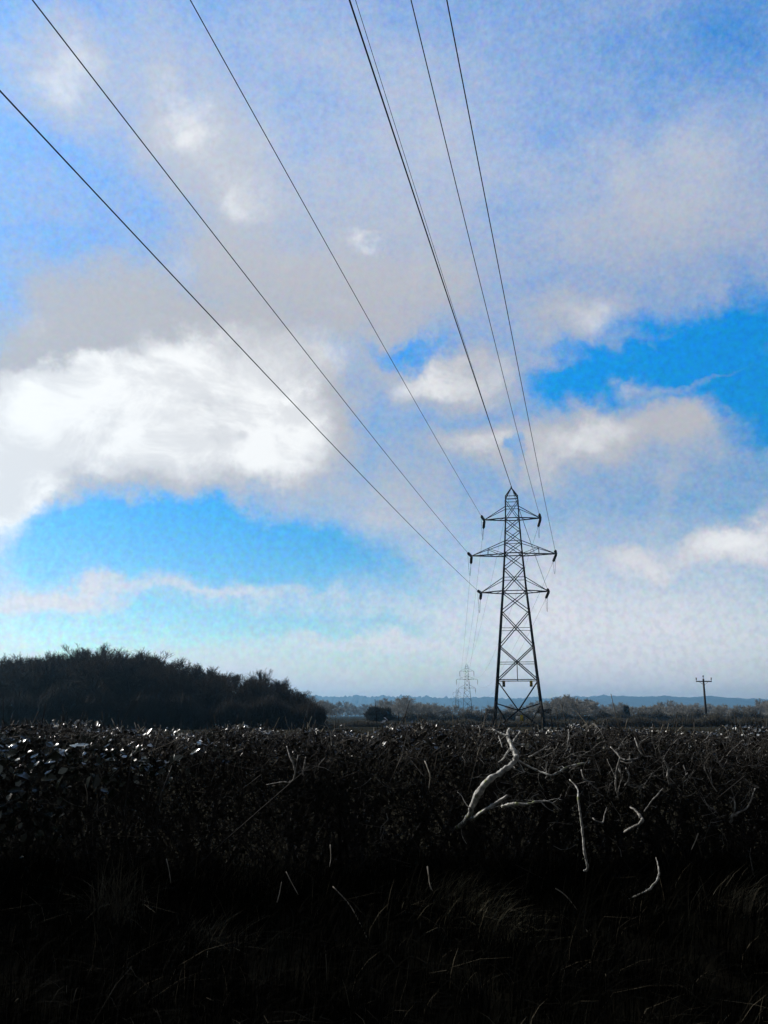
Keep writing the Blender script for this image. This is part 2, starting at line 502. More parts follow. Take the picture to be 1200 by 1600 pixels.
M['hill'] = mat('wooded_hill', (.03, .04, .035), (.06, .07, .06), .004, .95, detail=6)
h = MB()
hx = np.arange(-6600, 6601, 9.0)
prof_u = np.array([-3000, 0, 480, 520, 640, 700, 800, 900, 960, 1040, 1100, 1170, 1260, 3000.])
prof_v = np.array([1095, 1091, 1089, 1090, 1090, 1091, 1092, 1091, 1090, 1091, 1092, 1093, 1095, 1098.])
HY = 6000.0
ridge = np.interp(600 + hx / HY * F * .975, prof_u, prof_v)
rz = (1118 - ridge) / F * HY * 1.03
hx_ = hx * 1.25
bump = np.zeros_like(hx)
for k, w in ((1 / 40., 5.), (1 / 95., 6.), (1 / 260., 6.), (1 / 23., 3.5)):
    ph = rng.uniform(0, 7, 3)
    bump += .8 * w * np.sin(hx_ * k * 2 + ph[0]) * np.sin(hx_ * k * 1.31 + ph[1])
bump += rng.normal(0, 2.2, len(hx))
rows = []
for fy, fz in ((4400, -.01), (5000, .33), (5500, .70), (5800, .88), (HY, 1.0), (6400, .9), (7000, .2)):
    z = rz * fz + (bump * (fz if fz < 1 else 1) if fz > .3 else 0) + rng.normal(0, 2.5, len(hx)) * (fz > .2)
    rows.append(np.stack([hx, np.full_like(hx, fy) + rng.normal(0, 20, len(hx)), np.where(fz < 0, -.5, z)], -1))
V = np.stack(rows)
idx = np.arange(V.shape[0] * V.shape[1]).reshape(V.shape[:2])
h.add(V, np.stack([idx[:-1, :-1], idx[:-1, 1:], idx[1:, 1:], idx[1:, :-1]], -1))
tag(h.build('hills', M['hill']), kind='structure')

# pale stubble strip far off
M['stubble'] = mat('stubble', (.30, .26, .14), (.40, .36, .22), .02, .95)
s = MB()
a, b = at(543, 1121.5, 560), at(582, 1121.5, 560)
s.add([[a[0], 470, .06], [b[0], 470, .06], [b[0] * 1.25, 760, .06], [a[0] * 1.25, 760, .06]], [[0, 1, 2, 3]])
tag(s.build('stubble_field', M['stubble']), kind='structure')


# ------------------------------------------------------------------ lattice pylons
PY = 96.0
def zz(v): return float(at(803, v, PY)[2])
SCL = lambda v: float(at(804, v, PY)[0] - at(803, v, PY)[0])
HEAD_NEAR, HEAD_FAR = R(12.7), R(4.3)
PYAW = -R(8.6)


def lerp(a, b, t): return a + (b - a) * t


def make_pylon(m, tension=True, arm_w=None, thick=1.0):
    root = empty('lattice_pylon', (0, 0, 0))
    lv = [777, 812, 866, 925, 956, 1010, 1063, 1100]
    hw = [9.4, 10.4, 13.6, 18.3, 21.3, 26.2, 31.2, 34.8]
    Z = [zz(v) for v in lv] + [0.0]
    Wd = [hw[i] * SCL(lv[i]) for i in range(len(lv))]
    Wd.append(Wd[-1] + (Wd[-1] - Wd[-2]) / (Z[-2] - Z[-3]) * (0 - Z[-2]) * 1.0)
    zs, ws = np.array(Z)[::-1], np.array(Wd)[::-1]
    w_at = lambda z: float(np.interp(z, zs, ws))
    C = lambda sx, sy, z: np.array([sx * w_at(z), sy * w_at(z), z])
    # legs
    lt = [.055, .062, .075, .092, .105, .115, .125, .135, .14]
    for sx in (-1, 1):
        for sy in (-1, 1):
            b = MB()
            P0 = [C(sx, sy, Z[i + 1]) for i in range(len(Z) - 1)]
            P1 = [C(sx, sy, Z[i] + (.25 if i else 0)) for i in range(len(Z) - 1)]
            r = np.array(lt[1:]) * thick
            b.segs(P0, P1, r, r, 4)
            b.box(C(sx, sy, .1), (.7, .7, .25))
            b.build('leg', m, root)
    # bracing
    b = MB()
    def bar(p, q, r): b.segs([p], [q], r * thick, r * thick, 4)
    def xpanel(z0, z1, r):
        for sy in (-1, 1):
            bar(C(-1, sy, z0), C(1, sy, z1), r); bar(C(1, sy, z0) + [0, .05 * sy, 0], C(-1, sy, z1) + [0, .05 * sy, 0], r)
            bar(C(sy, -1, z0), C(sy, 1, z1), r); bar(C(sy, 1, z0) + [.05 * sy, 0, 0], C(sy, -1, z1) + [.05 * sy, 0, 0], r)
    def ring(z, r):
        for sy in (-1, 1):
            bar(C(-1, sy, z), C(1, sy, z), r); bar(C(sy, -1, z), C(sy, 1, z), r)
    z = zz
    ring(z(777), .04); ring(z(782), .035); xpanel(z(811), z(783), .035); ring(z(793), .035)
    for v0, v1 in ((830, 812), (848, 830), (866, 848)): xpanel(z(v0), z(v1), .04)
    ring(z(811), .055); ring(z(866), .06); ring(z(847), .035); ring(z(904), .035); ring(z(925), .05)
    xpanel(z(888), z(866), .045); xpanel(z(925), z(888), .05)
    xpanel(z(956), z(925), .05); xpanel(z(1010), z(956), .055); xpanel(z(1063), z(1010), .06)
    ring(z(983), .03); ring(z(1036), .035); ring(z(1063), .05)
    zl, zc, zb = z(1064), z(1110), .15
    for sy in (-1, 1):
        bar(np.array([0, sy * w_at(z(1036)), z(1036)]), np.array([0, sy * w_at(z(1063)), z(1063)]), .04)
        for sx in (-1, 1):
            cc = np.array([0, sy * w_at(zc), zc]); cd = np.array([sy * w_at(zc), 0, zc])
            bar(C(sx, sy, zl), cc, .065); bar(cc, C(-sx, sy, zb), .065)
            bar(C(sy, sx, zl), cd, .065); bar(cd, C(sy, -sx, zb), .065)
            bar(C(sx, sy, z(1099)), cc, .055); bar(C(sy, sx, z(1099)), cd, .055)
            bar(C(sx, sy, z(1101)), np.array([sx * w_at(zb) * .48, sy * w_at(zb), z(1128)]), .05)
    b.build('bracing', m, root)
    # peak
    b = MB(); top = np.array([0, 0, z(762)])
    for sx in (-1, 1):
        for sy in (-1, 1): bar(C(sx, sy, Z[0]), top, .05)
    bar(top - [0, 0, .1], top + [0, 0, .15], .08)
    b.build('peak', m, root)
    # cross-arms
    arms = [(811, 793, 758, 845), (867, 847, 738.5, 869.5), (925, 904, 752, 856.5)]
    tips = {}
    for ai, (va, vt, ul, ur) in enumerate(arms):
        za, zt = z(va), z(vt)
        half = (ur - ul) / 2 * SCL(va) * (arm_w or 1.0)
        for sx in (-1, 1):
            b = MB()
            tip = np.array([sx * half, 0, za]); tips[(ai, sx)] = tip
            for sy in (-1, 1):
                bar(C(sx, sy, za), tip, .06); bar(C(sx, sy, zt), tip, .038)
                # light lacing in the underside
            n = 4 if ai == 1 else 3
            for k in range(n):
                t0, t1 = k / n, (k + 1) / n
                s1 = 1 if k % 2 else -1
                bar(lerp(C(sx, s1, za), tip, t0), lerp(C(sx, -s1, za), tip, t1), .025)
            if ai == 1:
                for sy in (-1, 1):
                    pt, pb = lerp(C(sx, sy, zt), tip, .5), lerp(C(sx, sy, za), tip, .5)
                    bar(pt, pb, .03); bar(pt, C(sx, sy, za), .03)
            b.build('crossarm', m, root)
    return root, tips, w_at, top


def insulator(p, d, root, length=2.3, lead=.35, r=.165):
    """a string of ribbed discs from p along d"""
    d = d / np.linalg.norm(d)
    b = MB()
    n = 9
    pts, rad = [p], [.03]
    pts.append(p + d * lead); rad.append(.03)
    for k in range(n):
        a = lead + length * k / n; st = length / n
        for (f, rr) in ((.02, .05), (.12, r), (.62, r * .92), (.72, .05)):
            pts.append(p + d * (a + f * st)); rad.append(rr)
    pts.append(p + d * (lead + length)); rad.append(.04)
    pts.append(p + d * (lead + length + .55)); rad.append(.05)
    q = np.array(pts)
    b.path(q + np.arange(len(q))[:, None] * 1e-5 * d, rad, 8)
    b.build('insulator', M['porcelain'], root, smooth=False)
    return p + d * (lead + length + .45)


base = at(803.5, 905, PY)
pyl, tips, w_at, top = make_pylon(M['steel'], thick=1.22)
pyl.location = (base[0], PY, 0); pyl.rotation_euler = (0, 0, PYAW)
tag(pyl, 'tall dark lattice pylon with six short arms rising behind the hedge', 'pylon', 'pylons of the power line')
cyaw, syaw = math.cos(PYAW), math.sin(PYAW)
ROT = np.array([[cyaw, -syaw, 0], [syaw, cyaw, 0], [0, 0, 1]])
loc_dir = lambda d: ROT.T @ d
glob = lambda p: ROT @ p + np.array([base[0], PY, 0])
dn0 = np.array([-math.sin(HEAD_NEAR), -math.cos(HEAD_NEAR), -.05])
df0 = np.array([math.sin(HEAD_FAR), math.cos(HEAD_FAR), -.10])
wire_near, wire_far = {}, {}
for key, tip in tips.items():
    t = tip - np.array([0, 0, .05])
    e1 = insulator(t + np.array([0, -.1, 0]), loc_dir(dn0), pyl)
    e2 = insulator(t + np.array([0, .1, 0]), loc_dir(df0), pyl)
    wire_near[key], wire_far[key] = glob(e1), glob(e2)
    tt = np.linspace(0, 1, 15)[:, None]
    lp = e1 * (1 - tt) + e2 * tt; lp[:, 2] -= 4 * 1.9 * (tt * (1 - tt))[:, 0]
    b = MB(); b.path(lp, .016, 5); b.build('jumper_loop', M['cable'], pyl)
# plates on the front legs' brace
for u, mm, lab in ((787, 'dirty_yellow', 'rust-stained yellow danger plate'), (828.5, 'yellow', 'bright yellow danger plate')):
    zc = zz(1069.5); x = (u - 808) * SCL(1069); y = -w_at(zz(1063)) - .07
    b = MB(); b.box((x, y, zc), (.30, .02, .62)); pl = b.build('danger_plate', M[mm], pyl); pl['label'] = lab
    b = MB(); b.add([[x - .1, y - .014, zc - .02], [x + .1, y - .014, zc - .02], [x, y - .014, zc + .2]], t=[[0, 1, 2]])
    b.box((x, y - .013, zc - .16), (.2, .006, .1)); b.build('marking', M['black'], pl)
    b = MB(); b.segs([[x, y + .03, zc + .3]], [[x, y + .03, zz(1062)]], .02, .02, 4); b.build('hanger', M['steel'], pl)
# identification plate low on the front bracing
zc = zz(1122.5)
b = MB(); b.box((-.10, -w_at(zc) - .08, zc), (.46, .02, .50)); pl = b.build('number_plate', M['white'], pyl); pl['label'] = 'white and yellow plate low on the bracing'
b = MB(); b.box((.30, -w_at(zc) - .08, zc + .04), (.30, .022, .56)); b.build('yellow_panel', M['yellow'], pl)
b = MB(); b.segs([[-.3, -w_at(zc) - .055, zc + .3]], [[.42, -w_at(zc) - .055, zc + .3]], .02, .02, 4); b.build('rail', M['steel'], pl)
# barbed anti-climbing frames round the legs
za = zz(1111.5); wa = w_at(za)
for sx in (-1, 1):
    for sy in (-1, 1):
        b = MB()
        for k in range(5):
            zk = za - .18 + .09 * k; ex = .75 + .12 * (k % 2)
            p = [np.array([sx * (wa + a), sy * (wa + c), zk]) for a, c in ((-.5, ex), (ex, ex), (ex, -.5))]
            b.segs(p[:2], p[1:], .022, .022, 3)
            for q in range(9):
                c0 = lerp(p[0], p[1], q / 8) if q % 2 else lerp(p[1], p[2], q / 8)
                o = rng.normal(0, .07, 3); b.segs([c0 - o], [c0 + o], .012, .012, 3)
        b.segs([[sx * wa, sy * wa, za]] * 2, [[sx * (wa + .8), sy * (wa + .8), za + .2], [sx * (wa + .8), sy * (wa + .8), za - .2]], .03, .03, 4)
        b.build('anti_climb_guard', M['steel'], pyl)

# distant pylons (suspension type: strings hang straight down)
fp = at(729.5, 1060, 442.0)
far, ftips, _, ftop = make_pylon(M['far_steel'], False, 1.12, .95)
far.location = (fp[0], 442, 0); far.rotation_euler = (0, 0, -R(4.3))
tag(far, 'hazy small lattice pylon just left of the big pylon, its strings hanging down', 'pylon', 'pylons of the power line')
far_end = {}
cf, sf = math.cos(-R(4.3)), math.sin(-R(4.3))
for key, tip in ftips.items():
    e = insulator(tip, np.array([0, 0, -1.]), far, 1.9, .2, .15)
    far_end[key] = np.array([cf * e[0] - sf * e[1] + fp[0], sf * e[0] + cf * e[1] + 442, e[2]])
third = copy_tree(far)
tp = at(714, 1090, 800.0)
third.location = (tp[0], 800, -1.5); third.rotation_euler = (0, 0, 0)
tag(third, 'faintest lattice pylon, a ghost left of the hazy small pylon', 'pylon', 'pylons of the power line')

# ------------------------------------------------------------------ power cables
SIGHT = {(0, -1): [(297, 0), (400, 185), (577, 500)], (1, -1): [(53, 0), (213, 215), (440, 500), (600, 705)],
         (2, -1): [(0, 145), (120, 267), (334, 500), (600, 778)], 'E': [(555, 0), (600, 140), (714, 500)],
         (0, 1): [(647, 0), (697, 250), (766, 500)], (1, 1): [(700, 0), (744, 250), (796, 500)],
         (2, 1): [(547, 0), (600, 165), (711, 500), (813, 800)]}
PLACE = {0: 'top', 1: 'long middle', 2: 'lowest'}


def near_cable(start, sights, rad, label):
    """sagging span from the pylon past the viewer: heading and sag chosen so the span passes the sighted directions"""
    best = None
    for hd in (HEAD_NEAR,):
        d = np.array([-math.sin(hd), -math.cos(hd)])
        rowsA, rhs = [], []
        for (u, v) in sights:
            r = ray(u, v)
            t, k = np.linalg.solve(np.array([[d[0], -r[0]], [d[1], -r[1]]]), -start[:2])
            rowsA.append([t, t * t]); rhs.append(k * r[2] + EYE - start[2])
        A, y = np.array(rowsA), np.array(rhs)
        # weak pull towards a common sag keeps every span a natural curve
        A2 = np.vstack([A, [[0, 500.]]]); y2 = np.append(y, 500 * .0003)
        co = np.linalg.lstsq(A2, y2, rcond=None)[0]
        e = np.sum((A2 @ co - y2) ** 2)
        if best is None or e < best[0]: best = (e, d, co)
    _, d, co = best
    t = np.concatenate([np.linspace(0, 100, 81), np.linspace(103, 230, 30)])
    p = np.stack([start[0] + d[0] * t, start[1] + d[1] * t, start[2] + co[0] * t + co[1] * t * t], 1)
    b = MB(); b.path(p, rad, 6)
    print('cable', label[:40], math.degrees(math.asin(-d[0])), co, best[0])
    return tag(b.build('power_cable', M['cable'], smooth=True), label, 'cable', 'cables of the near span')


for key in tips:
    side = 'left' if key[1] < 0 else 'right'
    near_cable(wire_near[key], SIGHT[key], .018, f'dark power cable from the {PLACE[key[0]]} {side} arm sweeping up overhead')
near_cable(glob(top + np.array([0, -.1, .1])), SIGHT['E'], .013, 'thin dark earth cable running from the pylon peak up overhead')


def far_cable(a, b_, sag, rad, label):
    t = np.linspace(0, 1, 60)[:, None]
    p = a * (1 - t) + b_ * t; p[:, 2] -= sag * 4 * (t * (1 - t))[:, 0]
    b = MB(); b.path(p, rad, 5)
    return tag(b.build('power_cable', M['cable'], smooth=True), label, 'cable', 'cables of the far span')


for key in tips:
    side = 'left' if key[1] < 0 else 'right'
    far_cable(wire_far[key], far_end[key], 6.0, .012, f'faint cable from the {PLACE[key[0]]} {side} arm away to the hazy pylon')
fe = np.array([cf * ftop[0] + fp[0], 442, ftop[2]])
far_cable(glob(top + np.array([0, .1, .1])), fe, 4.5, .012, 'faint cable joining the two pylon peaks')


# ------------------------------------------------------------------ wooden poles
def make_pole(h, armw):
    root = empty('utility_pole', (0, 0, 0))
    b = MB(); b.path([[0, 0, -.2], [0, 0, h * .5], [0, 0, h]], [.25, .22, .17], 10); b.build('pole', M['wood_pole'], root, True)
    b = MB(); b.box((0, -.22, h - .55), (armw, .14, .22)); b.build('crossarm', M['wood_pole'], root)
    for x, z in ((-armw / 2 + .08, h - .47), (0, h), (armw / 2 - .08, h - .47)):
        b = MB(); y = -.22 if x else 0
        b.path([[x, y, z], [x, y, z + .25], [x, y, z + .3], [x, y, z + .45], [x, y, z + .5], [x, y, z + .66], [x, y, z + .7]],
               [.045, .045, .13, .14, .10, .12, .05], 8)
        b.build('insulator', M['porcelain'], root)
    for sx in (-1, 1):
        b = MB(); b.segs([[0, -.15, h - 1.3]], [[sx * armw * .3, -.17, h - .6]], .035, .035, 4); b.build('brace', M['steel'], root)
    return root


def pole_at(root, u, vtop, Yd, label):
    p = at(u, vtop, Yd); root.location = (p[0], Yd, 0)
    tag(root, label, 'utility pole', 'wooden poles beyond the field')


HP = 9.0
def dist_for(v): return (HP + .7 - EYE) / (math.tan(PITCH + math.atan((CY - v) / F)))
pole1 = make_pole(HP, 3.2)
pole_at(pole1, 1098.5, 1056, dist_for(1055), 'dark wooden utility pole with a T crossarm standing apart at right')
pole2 = copy_tree(pole1)
pole_at(pole2, 917.5, 1092, dist_for(1090), 'small distant utility pole rising from the far trees right of the pylon')
pole3 = copy_tree(pole1)
pole_at(pole3, 857.5, 1103, dist_for(1102), 'tiniest utility pole, close beside the pylon foot')


# ------------------------------------------------------------------ trees
def grow_tree(hgt, seed, spread=.5, trunk_frac=.25, n1=12, n2=8, n3=8, n4=6, rt=.16, rmin=.013):
    """trunk segments, crown segments"""
    r = np.random.default_rng(seed)
    T, Cc = [], []
    def unit(v): return v / np.linalg.norm(v)
    p = np.zeros(3); d = np.array([0, 0, 1.0]); tp = [p.copy()]
    for k in range(7):
        d = unit(d + r.normal(0, .08, 3) + [0, 0, .1]); p = p + d * hgt * .8 / 7; tp.append(p.copy())
    tp = np.array(tp); tr = np.linspace(rt, rt * .25, 8)
    for k in range(7): T.append((tp[k], tp[k + 1], tr[k], tr[k + 1]))
    def grow(p, d, ln, rad, lev):
        ns = (0, 4, 3, 3, 2)[lev]
        q = p; pts = [p]
        for k in range(ns):
            d = unit(d + r.normal(0, .12, 3) + [0, 0, .09])
            q2 = q + d * ln / ns
            Cc.append((q, q2, max(rmin, rad * (1 - k / ns * .6)), max(rmin * .75, rad * (1 - (k + 1) / ns * .6))))
            q = q2; pts.append(q)
        if lev == 4: return
        cnt = (0, n2, n3, n4)[lev]
        for c in range(cnt):
            f = r.uniform(.15, 1.0) * ns; k = min(int(f), ns - 1)
            s0 = lerp(pts[k], pts[k + 1], f - k)
            dd = unit(d + r.normal(0, .60, 3) + [0, 0, .12])
            grow(s0, dd, ln * r.uniform(.42, .66), rad * .5, lev + 1)
    for c in range(n1):
        f = trunk_frac + (1 - trunk_frac) * (c + r.uniform(0, 1)) / n1; f = min(f, .999)
        k = int(f * 7); s0 = lerp(tp[k], tp[k + 1], f * 7 - k)
        az = c * 2.4 + r.uniform(-.5, .5); tilt = lerp(1.25, .55, f)
        dd = np.array([math.cos(az) * math.sin(tilt), math.sin(az) * math.sin(tilt), math.cos(tilt)])
        ln = hgt * spread * lerp(1.0, .5, f) * r.uniform(.85, 1.1)
        grow(s0, dd, ln, rt * .42, 1)
    return T, Cc


def seg_mesh(S, name, m, parent, n=3):
    b = MB(); b.segs([x[0] for x in S], [x[1] for x in S], [x[2] for x in S], [x[3] for x in S], n)
    return b.build(name, m, parent)


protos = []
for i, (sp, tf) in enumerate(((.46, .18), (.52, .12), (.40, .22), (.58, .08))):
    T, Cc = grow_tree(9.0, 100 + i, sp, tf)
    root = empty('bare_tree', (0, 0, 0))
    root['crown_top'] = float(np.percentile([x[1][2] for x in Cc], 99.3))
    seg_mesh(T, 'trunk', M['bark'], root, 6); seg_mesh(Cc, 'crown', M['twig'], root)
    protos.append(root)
used = set()


def place_tree(k, u, vtop, Yd, label, group, wid=1.0, name=None):
    if k in used: o = copy_tree(protos[k])
    else: o = protos[k]; used.add(k)
    p = at(u, vtop, Yd); hh = p[2]
    s = hh / protos[k]['crown_top']
    o.location = (p[0], Yd, 0); o.scale = (s * wid, s * wid, s); o.rotation_euler = (0, 0, random.uniform(0, 6.28))
    tag(o, label, 'tree', group)
    return o


SKYL_U = [-120, -60, 0, 30, 60, 100, 150, 190, 215, 250, 300, 350, 390, 410, 440, 470, 490, 503]
SKYL_V = [1046, 1040, 1036, 1026, 1027, 1019, 1013, 1013, 1017, 1026, 1036, 1046, 1054, 1053, 1064, 1074, 1088, 1104]
sky_v = lambda u: float(np.interp(u, SKYL_U, SKYL_V))
GC = 'bare trees of the dark copse'
LC = 'bare dark tree packed in the copse on the left'
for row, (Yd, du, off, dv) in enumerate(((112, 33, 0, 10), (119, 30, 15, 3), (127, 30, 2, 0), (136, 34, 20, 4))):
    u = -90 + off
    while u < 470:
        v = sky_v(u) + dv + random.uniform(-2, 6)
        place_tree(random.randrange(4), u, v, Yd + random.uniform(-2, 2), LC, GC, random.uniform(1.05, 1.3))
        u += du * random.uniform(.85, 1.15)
place_tree(3, 404, 1047, 131, 'bare tree whose fan of twigs stands clear above the copse slope', GC, .8)
place_tree(1, 160, 1010, 124, 'tallest bare tree crowning the dark copse', GC, 1.2)
for (u, v, w, Yd) in ((468, 1081, 1.1, 110), (480, 1090, 1.2, 109), (487, 1098, 1.4, 107)):
    place_tree(3, u, v, Yd, 'low rounded bare tree at the right end of the copse', 'low trees ending the copse', w)
for (u, v, Yd) in ((18, 1024, 190), (48, 1030, 200), (-25, 1030, 195)):
    place_tree(2, u, v, Yd, 'greyer bare tree showing behind the left end of the copse', 'trees behind the copse', 1.0)


def thicket(name, u0, u1, Yd, h0, h1, m, n, seed, depth=3.0):
    """rough band of scrubby stems"""
    r = np.random.default_rng(seed)
    x0, x1 = at(u0, 1118, Yd)[0], at(u1, 1118, Yd)[0]
    x = r.uniform(x0, x1, n); f = (x - x0) / (x1 - x0)
    hh = lerp(h0, h1, f) * (.72 + .28 * np.sin(x * .9 + 1) * np.sin(x * .37) + r.normal(0, .12, n))
    y = Yd + r.uniform(-depth / 2, depth / 2, n)
    zt = hh * np.sqrt(r.uniform(.02, 1, n)) ; zt = np.maximum(zt, .2)
    p1 = np.stack([x, y, zt], 1); d = r.normal(0, .35, (n, 3)); d[:, 2] = .5 + r.uniform(0, .4, n)
    b = MB(); b.segs(p1 - d * (.5 + .12 * hh[:, None]), p1 + d * .3, .03 * Yd / 110, .015 * Yd / 110, 3)
    return b.build(name, m)


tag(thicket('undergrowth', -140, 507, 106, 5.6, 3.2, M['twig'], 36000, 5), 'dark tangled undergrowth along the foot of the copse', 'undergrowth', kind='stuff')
tag(thicket('field_hedge', 500, 1330, 128, .7, 1.9, M['scrub'], 16000, 6), 'low scrubby field hedge behind the big pylon foot', 'hedge')
tag(thicket('field_hedge', 605, 1330, 235, 2.6, 2.9, M['scrub'], 16000, 8), 'grey hedge line below the far trees', 'hedge')

# far hedgerow trees: one mesh each
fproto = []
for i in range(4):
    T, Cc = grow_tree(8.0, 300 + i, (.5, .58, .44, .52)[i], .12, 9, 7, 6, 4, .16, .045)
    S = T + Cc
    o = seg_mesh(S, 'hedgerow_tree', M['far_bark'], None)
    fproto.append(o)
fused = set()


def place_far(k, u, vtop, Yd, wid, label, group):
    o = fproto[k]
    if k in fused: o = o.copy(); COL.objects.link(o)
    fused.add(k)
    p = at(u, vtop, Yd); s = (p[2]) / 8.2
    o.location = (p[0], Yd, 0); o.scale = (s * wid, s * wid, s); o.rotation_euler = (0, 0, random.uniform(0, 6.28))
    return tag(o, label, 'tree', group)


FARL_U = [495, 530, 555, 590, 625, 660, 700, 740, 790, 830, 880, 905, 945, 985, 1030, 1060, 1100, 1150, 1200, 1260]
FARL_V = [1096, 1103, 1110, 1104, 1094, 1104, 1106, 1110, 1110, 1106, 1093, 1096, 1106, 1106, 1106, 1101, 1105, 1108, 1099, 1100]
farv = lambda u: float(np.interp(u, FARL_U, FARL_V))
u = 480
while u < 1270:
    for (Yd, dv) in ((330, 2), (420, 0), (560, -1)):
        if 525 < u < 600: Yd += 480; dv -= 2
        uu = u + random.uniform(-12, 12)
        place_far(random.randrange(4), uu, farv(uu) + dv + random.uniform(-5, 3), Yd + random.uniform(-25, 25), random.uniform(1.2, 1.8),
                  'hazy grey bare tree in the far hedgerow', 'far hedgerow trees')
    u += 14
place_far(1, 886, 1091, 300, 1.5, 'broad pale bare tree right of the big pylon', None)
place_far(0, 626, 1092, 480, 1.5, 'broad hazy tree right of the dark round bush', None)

# dark round bush and dark conical tree
r = np.random.default_rng(44)
def bush(n, rx, rz, zc, tw=.035):
    v = r.normal(0, 1, (n, 3)); v /= np.linalg.norm(v, axis=1, keepdims=True)
    rad = r.uniform(.2, 1, n) ** .6 * (1 + .16 * np.sin(v[:, 0] * 5 + 1) * np.sin(v[:, 2] * 6))
    p = v * rad[:, None] * [rx, rx, rz] + [0, 0, zc]
    d = v * .35 + r.normal(0, .22, (n, 3)); d[:, 2] += .15
    b = MB(); ok = p[:, 2] > .1
    b.segs((p - d * .5)[ok], (p + d * .6)[ok], tw, tw * .5, 3)
    return b
bp = at(592, 1106, 190); ro = empty('round_bush', (bp[0], 190, 0))
bush(9000, 2.9, bp[2] * .56, bp[2] * .46, .04).build('foliage', M['dark_bush'], ro)
b = MB(); b.segs([[0, 0, 0]] * 5, [[math.cos(k * 1.3) * .9, math.sin(k * 1.3) * .9, 2.0] for k in range(5)], .08, .04, 5); b.build('stem', M['bark'], ro)
tag(ro, 'dark round bush standing out before the hazy far trees', 'bush')
bp = at(978, 1103, 300); ro = empty('dark_conifer', (bp[0], 300, 0))
bush(3000, 1.1, bp[2] * .55, bp[2] * .47, .06).build('foliage', M['dark_bush'], ro)
b = MB(); b.path([[0, 0, -.1], [0, 0, bp[2] * .8]], [.15, .05], 6); b.build('trunk', M['bark'], ro)
tag(ro, 'narrow dark upright tree in the far hedgerow right of the small pole', 'tree')


# ------------------------------------------------------------------ foreground hedge
def leaves(b, p, nrm, ln, wd, r, fold=.35, curl=.25):
    """many folded pointed leaves: p centre, nrm facing, ln length"""
    n = len(p)
    nrm = nrm / np.linalg.norm(nrm, axis=1, keepdims=True)
    a = r.normal(0, 1, (n, 3)); a -= nrm * np.sum(a * nrm, 1, keepdims=True); a /= np.linalg.norm(a, axis=1, keepdims=True)
    c = np.cross(nrm, a)
    L_, W_ = ln[:, None], wd[:, None]
    f = (fold * r.uniform(.2, 1.3, n))[:, None]; cu = (curl * r.normal(0, 1, n))[:, None]
    def P(x, y, z): return p + a * x * L_ + c * y * W_ + nrm * (z * W_ - cu * x * x * 4 * L_ * .3)
    v = np.stack([P(-.5, 0, 0), P(-.15, 0, 0), P(.2, 0, 0), P(.5, 0, 0),
                  P(-.2, .42, 0) + nrm * f * W_ * .42, P(.17, .38, 0) + nrm * f * W_ * .38,
                  P(-.2, -.42, 0) + nrm * f * W_ * .42, P(.17, -.38, 0) + nrm * f * W_ * .38], 1)
    k = (np.arange(n) * 8)[:, None]
    q = np.concatenate([k + np.array([[1, 2, 5, 4]]), k + np.array([[2, 1, 6, 7]])])
    t = np.concatenate([k + np.array([[0, 1, 4]]), k + np.array([[2, 3, 5]]), k + np.array([[1, 0, 6]]), k + np.array([[3, 2, 7]])])
    b.add(v.reshape(-1, 3), q, t)


HX0, HX1 = -5.2, 5.6
def hedge_top(x): return 1.543 + .014 * np.sin(x * 2.1 + .5) + .020 * np.sin(x * 5.3) + .016 * np.sin(x * 11.) + .014 * np.sin(x * 23. + 1)
def hedge_front(x, z):
    """Y of the front face; bulges below, rounded over at the top"""
    k = np.clip((z - .7) / .85, 0, 1)
    return 5.12 + .16 * np.sin(x * 1.3 + 2) * (1 - k * .3) + .10 * np.sin(x * 3.7 + z * 4) + .34 * k ** 7


def hedge_points(n, r, shell=.28, zlo=.55, power=1.0):
    x = r.uniform(HX0, HX1, n)
    zt = hedge_top(x)
    z = zlo + (zt - zlo) * r.uniform(0, 1, n) ** power
    y = hedge_front(x, z) + np.abs(r.exponential(shell, n))
    y = np.minimum(y, 6.75)
    return x, y, z


hr = np.random.default_rng(77)
hedge = empty('hedge', (0, 5.9, 0))
OFF = np.array([0, 5.9, 0])
# stems and twigs
b = MB()
n = 60000
x, y, z = hedge_points(n, hr, .40, .5, .8)
d = hr.normal(0, 1, (n, 3)) * [.7, .6, .6]; d[:, 2] += .55
ln = hr.uniform(.05, .22, n)[:, None]
p = np.stack([x, y, z], 1)
q = p + d * ln; over = q[:, 2] > hedge_top(q[:, 0]) + .03; q[over, 2] = hedge_top(q[over, 0]) + .03 - hr.uniform(0, .05, over.sum())
rr = hr.uniform(.0009, .0034, n)
b.segs(p - OFF, q - OFF, rr, rr * .6, 3)
# thick old stems
n = 320
x = hr.uniform(HX0, HX1, n); y = hr.uniform(5.5, 6.6, n); p = np.stack([x, y, np.full(n, .3)], 1)
q = p + np.stack([hr.normal(0, .3, n), hr.normal(0, .2, n), hr.uniform(.7, 1.1, n)], 1)
b.segs(p - OFF, q - OFF, hr.uniform(.012, .03, n), .008, 6)
# shoots breaking the top line
n = 1100
x = hr.uniform(HX0, HX1, n); y = hr.uniform(5.5, 6.6, n); z = hedge_top(x) - .05
p = np.stack([x, y, z], 1); q = p + np.stack([hr.normal(0, .04, n), hr.normal(0, .04, n), hr.gamma(2.0, .028, n) + .03], 1)
rr = hr.uniform(.0015, .004, n); b.segs(p - OFF, q - OFF, rr, rr * .8, 4)
twigs = b
